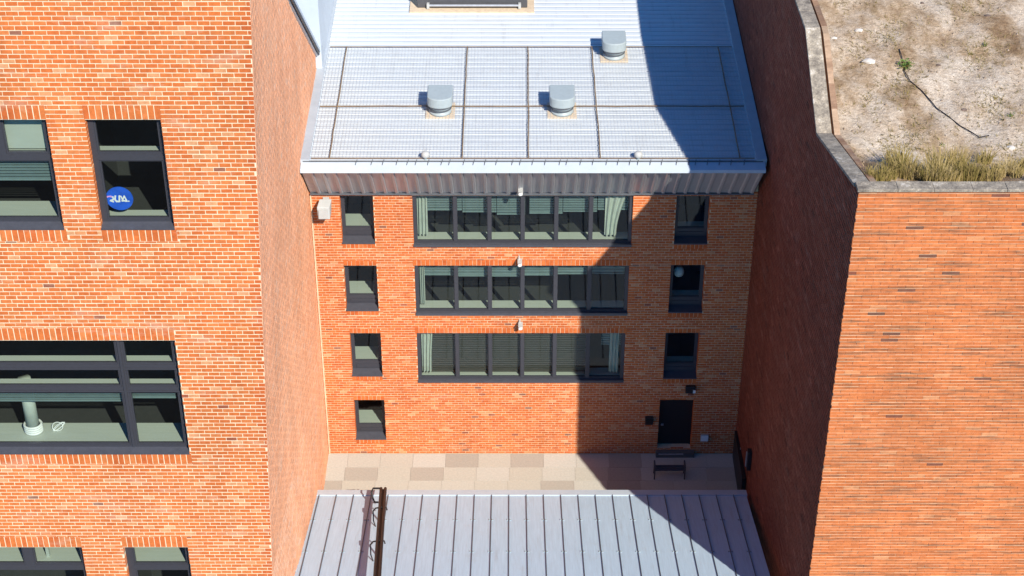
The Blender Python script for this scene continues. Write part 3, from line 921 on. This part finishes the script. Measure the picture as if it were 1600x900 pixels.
stroke([(-.35, .02), (-.32, .055), (-.24, .065), (-.20, .05)], .035, M['sign_pink'])
stroke([(-.23, .06), (-.17, .045), (-.16, -.02), (-.25, -.055), (-.17, -.085)], .04, M['white'])
stroke([(-.10, .075), (-.125, -.02), (-.09, -.075), (-.01, -.075), (.005, .07)], .045, M['white'])
stroke([(.005, .075), (.05, .06), (.09, -.06)], .035, M['white'])
stroke([(.06, -.065), (.135, .07), (.19, -.07), (.07, -.05)], .04, M['white'])
stroke([(.225, -.07), (.25, -.07)], .03, M['white'])

# ------------------------------------------------------------------ right building
YB = 40.4
right = thing('brick_building', 'tall orange brick building at the right with soil on its roof and a stone coping', 'building', (12, YB, 0))
PL = [(40.4, 9.0), (48.4, 8.62), (53.5, 8.45), (75, 8.45)]
HT = [(40.4, 20.2), (45.5, 18.84), (48.3, 20.74), (75, 20.74)]


def interp(tab, u):
    for (a, p), (c, q) in zip(tab[:-1], tab[1:]):
        if u <= c: return p + (q - p) * (u - a) / (c - a)
    return tab[-1][1]


CH = .09
b = MB()
ys = [40.415, 43.0, 45.5, 47, 48.3, 50, 53.5, 75]
for ya, yb in zip(ys[:-1], ys[1:]):
    p = [Vector((interp(PL, yb), yb, 0)), Vector((interp(PL, ya), ya, 0)), Vector((interp(PL, ya), ya, interp(HT, ya) - CH)), Vector((interp(PL, yb), yb, interp(HT, yb) - CH))]
    b.hexa(p + [q + Vector((.36, 0, 0)) for q in p])
swall = b.build('side_wall', M['mortar_shaded'], right)
lay_r = lay(YB + .02, 72, 0, 21, .150, .36, .036, (), tone_of(.35, .65, .02, .02), top=lambda u: interp(HT, u) - CH - .005, seed=51, hj=.012)
mapped_bricks([(q[1], q[0], *q[2:]) for q in lay_r], lambda u, z: Vector((interp(PL, u), u, z)), lambda u: Vector((-1, -.075, 0)).normalized(), M['brick_shaded'], swall, .012)
b = MB(); b.box(9.0, 26, YB, YB + .4, 0, 20.2 - CH); fwall = b.build('wall', M['mortar_tan'], right)
CR, LR, JR = .112, .46, .024
br = lay(8.985, 18, 0, 20.2 - CH, CR, LR, JR, (), tone_of(.38, .66, .008, .03), seed=52, hj=.008)
front_bricks(br, YB, M['brick_right'], fwall, .014, .05, LR, CR, JR, .008)
# coping stones
ycur = YB - .05
def cop(ya, yb):
    o_, w_ = .06, .38
    pts = []
    for y_, (zo) in ((ya, 0), (yb, 0)):
        x_ = interp(PL, y_); z_ = interp(HT, y_)
        pts.append((x_, y_, z_))
    b = MB(); (xa, ya_, za), (xb, yb_, zb) = pts
    b.hexa([(xb - o_, yb_, zb - CH), (xa - o_, ya_, za - CH), (xa - o_, ya_, za + .0), (xb - o_, yb_, zb), (xb + w_, yb_, zb - CH), (xa + w_, ya_, za - CH), (xa + w_, ya_, za), (xb + w_, yb_, zb)])
    b.build('coping_stone', M['coping'], right, bevel=.012)


cy = [40.4 + .34, 41.6, 42.6, 43.6, 44.6, 45.5, 46.4, 47.3, 48.3, 49.4, 50.6, 51.8, 53.5, 55, 57, 60, 64, 70]
for ya, yb in zip(cy[:-1], cy[1:]):
    cop(ya + .002, yb - .002)
x = 8.94
for k in range(16):
    L = .95 + rng.uniform(-.08, .1)
    b = MB(); b.box(x + .002, x + L - .002, YB - .06, YB + .34, 20.2 - CH, 20.2 + rng.uniform(-.006, .006)); b.build('coping_stone', M['coping'], right, bevel=.012)
    x += L
# inner brick kerb of the parapet
y = YB + .40
while y < 56:
    b = MB(); ya, yb = y, y + .33; pts = []
    w_ = .17 + rng.uniform(-.012, .012)
    q = [(interp(PL, v) + .46, v, interp(HT, v) - .07) for v in (ya, yb)]; h_ = rng.uniform(-.012, .006)
    b.hexa([(q[1][0], q[1][1], 17.6), (q[0][0], q[0][1], 17.6), (q[0][0], q[0][1], q[0][2] + h_), (q[1][0], q[1][1], q[1][2] + h_),
            (q[1][0] + w_, q[1][1], 17.6), (q[0][0] + w_, q[0][1], 17.6), (q[0][0] + w_, q[0][1], q[0][2] + h_), (q[1][0] + w_, q[1][1], q[1][2] + h_)], rng.random())
    b.build('kerb_brick', M['brick_dusty'], right)
    y += .337
b = MB(); b.box(9.6, 26, YB + .41, 75, 0, 17.5); b.build('body', M['room'], right)


def soil_z(x, y):
    base = 18.62 + 1.25 * max(0, 1 - (y - 40.8) / 3.6)
    return base + .06 * math.sin(x * 1.3 + y * .6) * math.sin(y * .9) + .03 * math.sin(x * 3.1 - y * 2.3) + .02 * math.sin(x * 6.7 + y * 5.1)


b = MB(); nx, ny = 90, 120
for j in range(ny + 1):
    for i in range(nx + 1):
        y = YB + .30 + (60 - YB) * j / ny; xa = interp(PL, y) + .38; x = xa + (26 - xa) * (i / nx) ** 1.3
        b.v.append((x, y, soil_z(x, y) + rng.uniform(-.012, .012)))
for j in range(ny):
    for i in range(nx):
        a = j * (nx + 1) + i; b.f.append((a, a + 1, a + nx + 2, a + nx + 1)); b.tone.append(.5)
b.build('soil_roof', M['soil'], right, True)


def on_soil(px, py):
    z = 18.65
    for _ in range(6):
        x, y = flat(px, py, z); z = soil_z(x, y)
    return x, y, z


# dry grass along the parapet
b = MB(); R = random.Random(9)
clumps = [(1352 + 262 * (k + R.random()) / 34, 284 - 30 * R.random() ** 1.3, R.uniform(.55, 1.15)) for k in range(34)]
for (cx_, cy_, s_) in clumps:
    s_ *= .75 if cx_ < 1392 else 1.0
    x0_, y0_, z0_ = on_soil(cx_, cy_); y0_ = max(y0_, YB + .45)
    shade = R.random()
    if R.random() < .28: s_ *= .45
    for k in range(int(220 * s_)):
        a = R.uniform(0, 6.28); q = R.random() ** .6 * .34 * s_
        x, y = x0_ + math.cos(a) * q, y0_ + math.sin(a) * q; z = soil_z(x, y)
        h = R.uniform(.2, .85) * s_; lean = R.uniform(.1, .75) * h * (.4 + 2.2 * q); a2 = a + R.uniform(-.7, .7); w = R.uniform(.005, .010)
        mid = (x + math.cos(a2) * lean * .4, y + math.sin(a2) * lean * .4, z + h * .65); tip = (x + math.cos(a2) * lean, y + math.sin(a2) * lean, z + h * R.uniform(.75, 1.0))
        tn = min(1, max(0, .55 * R.random() + .45 * shade))
        b.poly([(x - w, y, z - .02), (x + w, y, z - .02), (mid[0] + w * .7, mid[1], mid[2]), (mid[0] - w * .7, mid[1], mid[2])], tn)
        b.poly([(mid[0] - w * .7, mid[1], mid[2]), (mid[0] + w * .7, mid[1], mid[2]), tip], tn)
tag(b.build('dry_grass', M['straw']), 'dry straw coloured grass along the front edge of the soil roof', 'grass', kind='stuff')


def weed(px, py, s, n, label, mat='leaf'):
    x, y, z = on_soil(px, py)
    t = thing('weed', label, 'plant', (x, y, z)); b = MB(); st = MB(); R = random.Random(int(px))
    for k in range(n):
        a = R.uniform(0, 6.28); e = R.uniform(.2, 1.3); l = s * R.uniform(.3, 1)
        p = Vector((x + math.cos(a) * math.cos(e) * l, y + math.sin(a) * math.cos(e) * l, z + math.sin(e) * l * .9))
        q = Vector((R.uniform(-1, 1), R.uniform(-1, 1), R.uniform(0, .6))).normalized() * s * .16; u = Vector((R.uniform(-1, 1), R.uniform(-1, 1), 1)).normalized() * s * .12
        b.poly([p - q, p + u * .5, p + q, p - u * .5], R.random())
        if k % 6 == 0: st.tube([(x, y, z - .02), tuple(p)], .008, 4)
    b.build('foliage', M[mat], t); st.build('stem', M['straw'], t)


weed(1416, 105, .30, 170, 'bright green leafy weed growing in the middle of the dry soil roof')
weed(1538, 72, .17, 40, 'small green weed on the soil roof towards the upper right')
weed(1580, 182, .17, 45, 'small green weed on the soil roof near the right edge')
weed(1472, 228, .16, 30, 'low olive weed poking out behind the dry grass')
b = MB(); pts = []
for (px, py) in ((1405, 78), (1410, 95), (1413, 112), (1422, 128), (1440, 143), (1455, 160), (1463, 170), (1480, 182), (1500, 198), (1518, 208), (1530, 216), (1545, 213)):
    x, y, z = on_soil(px, py); pts.append((x, y, z + .03))
b.tube(pts, .016, 6); tag(b.build('cable', M['dark'], None, True), 'thin dark cable snaking across the dry soil roof', 'cable')


def rock(px, py, s, mat, label):
    x, y, z = on_soil(px, py); R = random.Random(int(px * 7 + py)); b = MB()
    rings = []
    for k, (h, r_) in enumerate(((-.3, .7), (.1, 1), (.45, .8), (.7, .3))):
        b_ = len(b.v)
        for j in range(8):
            a = j * math.pi / 4; q = r_ * s * R.uniform(.75, 1.15)
            b.v.append((x + math.cos(a) * q * 1.3, y + math.sin(a) * q, z + h * s * .8))
        rings.append(b_)
    for k in range(3):
        for j in range(8):
            b.f.append((rings[k] + j, rings[k] + (j + 1) % 8, rings[k + 1] + (j + 1) % 8, rings[k + 1] + j)); b.tone.append(.5)
    b.f.append(tuple(rings[3] + j for j in range(8))); b.tone.append(.5)
    tag(b.build('stone', M[mat]), label, 'stone', 'stones on the soil roof')


for a in ((1543, 25, .085, 'stone', 'dark brown stone near the top right of the soil roof'), (1506, 172, .08, 'stone', 'dark stone in the middle of the soil roof right of the cable'),
          (1466, 102, .07, 'stone', 'reddish brown stone right of the bright green weed'), (1441, 5, .06, 'stone', 'dark stone at the far top edge of the soil roof'),
          (1342, 48, .12, 'stone_pale', 'pale flat stone near the brick kerb of the soil roof'), (1358, 97, .17, 'stone_pale', 'largest pale stone between the kerb and the bright green weed'),
          (1580, 232, .12, 'stone_pale', 'pale stone behind the dry grass near the right edge'), (1303, 60, .09, 'stone_pale', 'small pale stone tight against the brick kerb')):
    rock(*a)
R = random.Random(14); b = MB()
for k in range(8000):
    px, py = R.uniform(1290, 1610), R.uniform(-10, 285)
    f_ = math.exp(-((px - 1378 - .22 * py) / 26) ** 2) + math.exp(-((px - 1512 - .28 * py) / 30) ** 2) + .8 * math.exp(-((px - 1318 - .30 * py) / 14) ** 2)
    if R.random() > .06 + .8 * f_ * (.5 + .5 * math.sin(py * .07 + px * .03)): continue
    x, y, z = on_soil(px, py)
    if x < interp(PL, y) + .8: continue
    for j in range(3):
        a = R.uniform(0, 6.28); l = R.uniform(.05, .20); w = .009; h = R.uniform(.01, .10)
        b.poly([(x - w * math.sin(a), y + w * math.cos(a), z - .004), (x + w * math.sin(a), y - w * math.cos(a), z - .004), (x + math.cos(a) * l, y + math.sin(a) * l, z + h)], R.random() * .75)
tag(b.build('dry_sprigs', M['straw']), 'thin dry sprigs scattered in brown bands over the soil roof', 'sprigs', kind='stuff')
R = random.Random(3); b = MB()
for k in range(330):
    px, py = R.uniform(1290, 1600), R.uniform(0, 270)
    x, y, z = on_soil(px, py)
    if x < interp(PL, y) + .8: continue
    s = .012 + .03 * R.random() ** 3
    b.hexa([(x - s, y - s, z - s * .3), (x + s, y - s, z - s * .3), (x + s * .6, y - s * .7, z + s), (x - s * .6, y - s * .6, z + s), (x - s, y + s, z - s * .3), (x + s, y + s, z - s * .3), (x + s * .6, y + s * .6, z + s), (x - s * .7, y + s * .7, z + s)])
tag(b.build('pebbles', M['pebble']), 'scattered small pebbles on the dry soil roof', 'gravel', kind='stuff')

# things on the shaded right wall
def on_right(px, py):
    Y = min((42 + .02 * k for k in range(570)), key=lambda v: abs(at(px, py, v)[0] - interp(PL, v)))
    return interp(PL, Y), Y, at(px, py, Y)[1]


x, y, z = on_right(1174, 718)
t = thing('wall_light', 'slim dark bulkhead light on the shaded wall of the right building', 'light', (x, y, z))
bx('housing', M['black'], t, x - .16, x - .014, y - .14, y + .14, z - .42, z + .42, bevel=.02)
bx('diffuser', M['grate'], t, x - .19, x - .162, y + .03, y + .11, z - .36, z + .30)
x2, y2, z2 = on_right(1158, 703)
t = thing('conduit_bracket', 'tiny pale bracket on the shaded wall left of the slim dark light', 'bracket', (x2, y2, z2))
bx('plate', M['grate'], t, x2 - .04, x2 - .014, y2 - .05, y2 + .05, z2 - .07, z2 + .07)
b = MB(); b.tube([(x2 - .04, y2, z2), (x2 - .12, y2, z2 - .03), (x2 - .12, y2, z2 - .14)], .018, 6); b.build('arm', M['grate'], t)
b = MB(); b.box(8.36, 8.50, 50.6, 53.3, .02, 1.3); b.build('dark_door', M['black'], right)

# ------------------------------------------------------------------ low annex in front
annex = thing('annex', 'low annex with a blue grey standing seam metal roof at the foot of the court', 'building', (0.6, 45, 0))
E = Vector((0, 49.9, 1.24)); U = Vector((0, 40.2, 4.35)); nn = Vector((0, (U - E).z, -(U - E).y)).normalized()
if nn.z < 0: nn = -nn
X0, X1 = -7.16, 8.42
sx_ = [X0] + [(500 + 26.85 * k - 800) / F_PX * 66.4 for k in range(25)] + [X1]
dxx = lambda x_: 0.0
Rr = random.Random(4)
seam_proto = None
for k in range(26):
    a, c = sx_[k], sx_[k + 1]
    if c - a < .05: continue
    b = MB(); p = [E + Vector((a + .012, 0, 0)), E + Vector((c - .012, 0, 0)), U + Vector((c - .012, 0, 0)), U + Vector((a + .012, 0, 0))]
    b.hexa([q + nn * (.012 + Rr.uniform(0, .004)) for q in p] + [q - nn * .05 for q in p])
    b.build('roof_panel', M['roof_blue'], annex)
    for s in (.3, .5, .7):
        pass
for k in range(1, 26):
    b = MB(); a = sx_[k]
    p = [E + Vector((a - .011, .0, 0)), E + Vector((a + .011, 0, 0)), U + Vector((a + .011, 0, 0)), U + Vector((a - .011, 0, 0))]
    b.hexa([q + nn * .05 for q in p] + [q - nn * .02 for q in p]); b.build('seam', M['seam'], annex)
b = MB()
for k in range(1, 26):
    for f_ in (.36, .74):
        for s in (-1, 1):
            q = E.lerp(U, f_ * .65) + Vector((sx_[k] + s * .055, 0, 0))
            b.hexa([q + Vector((-.025, -.02, -.01)), q + Vector((.025, -.02, -.01)), q + Vector((.025, -.02, .05)), q + Vector((-.025, -.02, .05)), q + Vector((-.025, .02, -.01)), q + Vector((.025, .02, -.01)), q + Vector((.025, .02, .045)), q + Vector((-.025, .02, .045))])
tag(b.build('seam_clip', M['vent'], annex), kind='stuff')
b = MB(); e0, e1 = E + Vector((0, .08, -.03)), E.lerp(U, .03)
b.hexa([(X0 - .02, e1.y, e1.z + .05), (X1 + .02, e1.y, e1.z + .05), (X1 + .02, e0.y, e0.z + .08), (X0 - .02, e0.y, e0.z + .08), (X0 - .02, e1.y, e1.z - .1), (X1 + .02, e1.y, e1.z - .1), (X1 + .02, e0.y, e0.z - .1), (X0 - .02, e0.y, e0.z - .1)])
b.build('eave_trim', M['trim'], annex)
b = MB(); b.box(X0 + .1, X1 - .1, 40.3, 49.6, 0, 1.0); b.build('wall', M['mortar_tan'], annex)
b = MB(); p = [E + Vector((-8.0, 0, 0)), E + Vector((X0 - .005, 0, 0)), U + Vector((X0 - .005, 0, 0)), U + Vector((-8.0, 0, 0))]
b.hexa([q + nn * .01 for q in p] + [q - nn * .05 for q in p]); b.build('side_flashing', M['roof_blue'], annex)
# guard rail running up the annex roof
xa = (601 - 800) / F_PX * 65.8
t = thing('guard_rail', 'dark brown double guard rail standing on the annex roof with a loop at its end', 'railing', (xa, 49.7, 1.3))
p0 = E.lerp(U, .12) + nn * .70 + Vector((xa, 0, 0)); p1 = U + nn * .75 + Vector((xa + .35, 0, 0))
for off in (-.075, .075):
    b = MB(); b.tube([tuple(p0 + Vector((off, 0, 0))), tuple(p1 + Vector((off, 0, 0)))], .055, 8); b.build('rail', M['dark'], t)
b = MB(); p = [p0 + Vector((-.05, 0, -.03)), p0 + Vector((.05, 0, -.03)), p1 + Vector((.05, 0, -.03)), p1 + Vector((-.05, 0, -.03))]
b.hexa(p + [q - nn * .03 for q in p]); b.build('web', M['dark'], t)
b = MB(); b.tube([tuple(p0 + Vector((-.1, 0, 0))), tuple(p0 + Vector((-.36, .02, -.02))), tuple(p0 + Vector((-.41, -.1, -.08))), tuple(p0 + Vector((-.38, -.2, -.24))), tuple(p0 + Vector((-.30, -.32, -.36))), tuple(p0 + Vector((-.1, -.34, -.36)))], .035, 8); b.build('loop', M['dark'], t)
for f_ in (.18, .48, .8):
    c = p0.lerp(p1, f_)
    b = MB(); b.tube([tuple(c + Vector((-.32, 0, -.2))), tuple(c + Vector((-.22, 0, -.05))), tuple(c), tuple(c + Vector((.15, 0, -.02))), tuple(c + Vector((.18, -.05, -.10)))], .028, 6); b.build('clamp', M['dark'], t)
    b = MB(); b.tube([tuple(c + Vector((-.31, 0, -.18))), tuple(c + Vector((-.30, -.2, -.45))), tuple(c + Vector((-.2, -.1, 0)) - nn * .75)], .022, 6); b.build('strut', M['dark'], t)
    b = MB(); b.tube([tuple(c), tuple(c - nn * .74)], .035, 8); b.build('post', M['dark'], t)
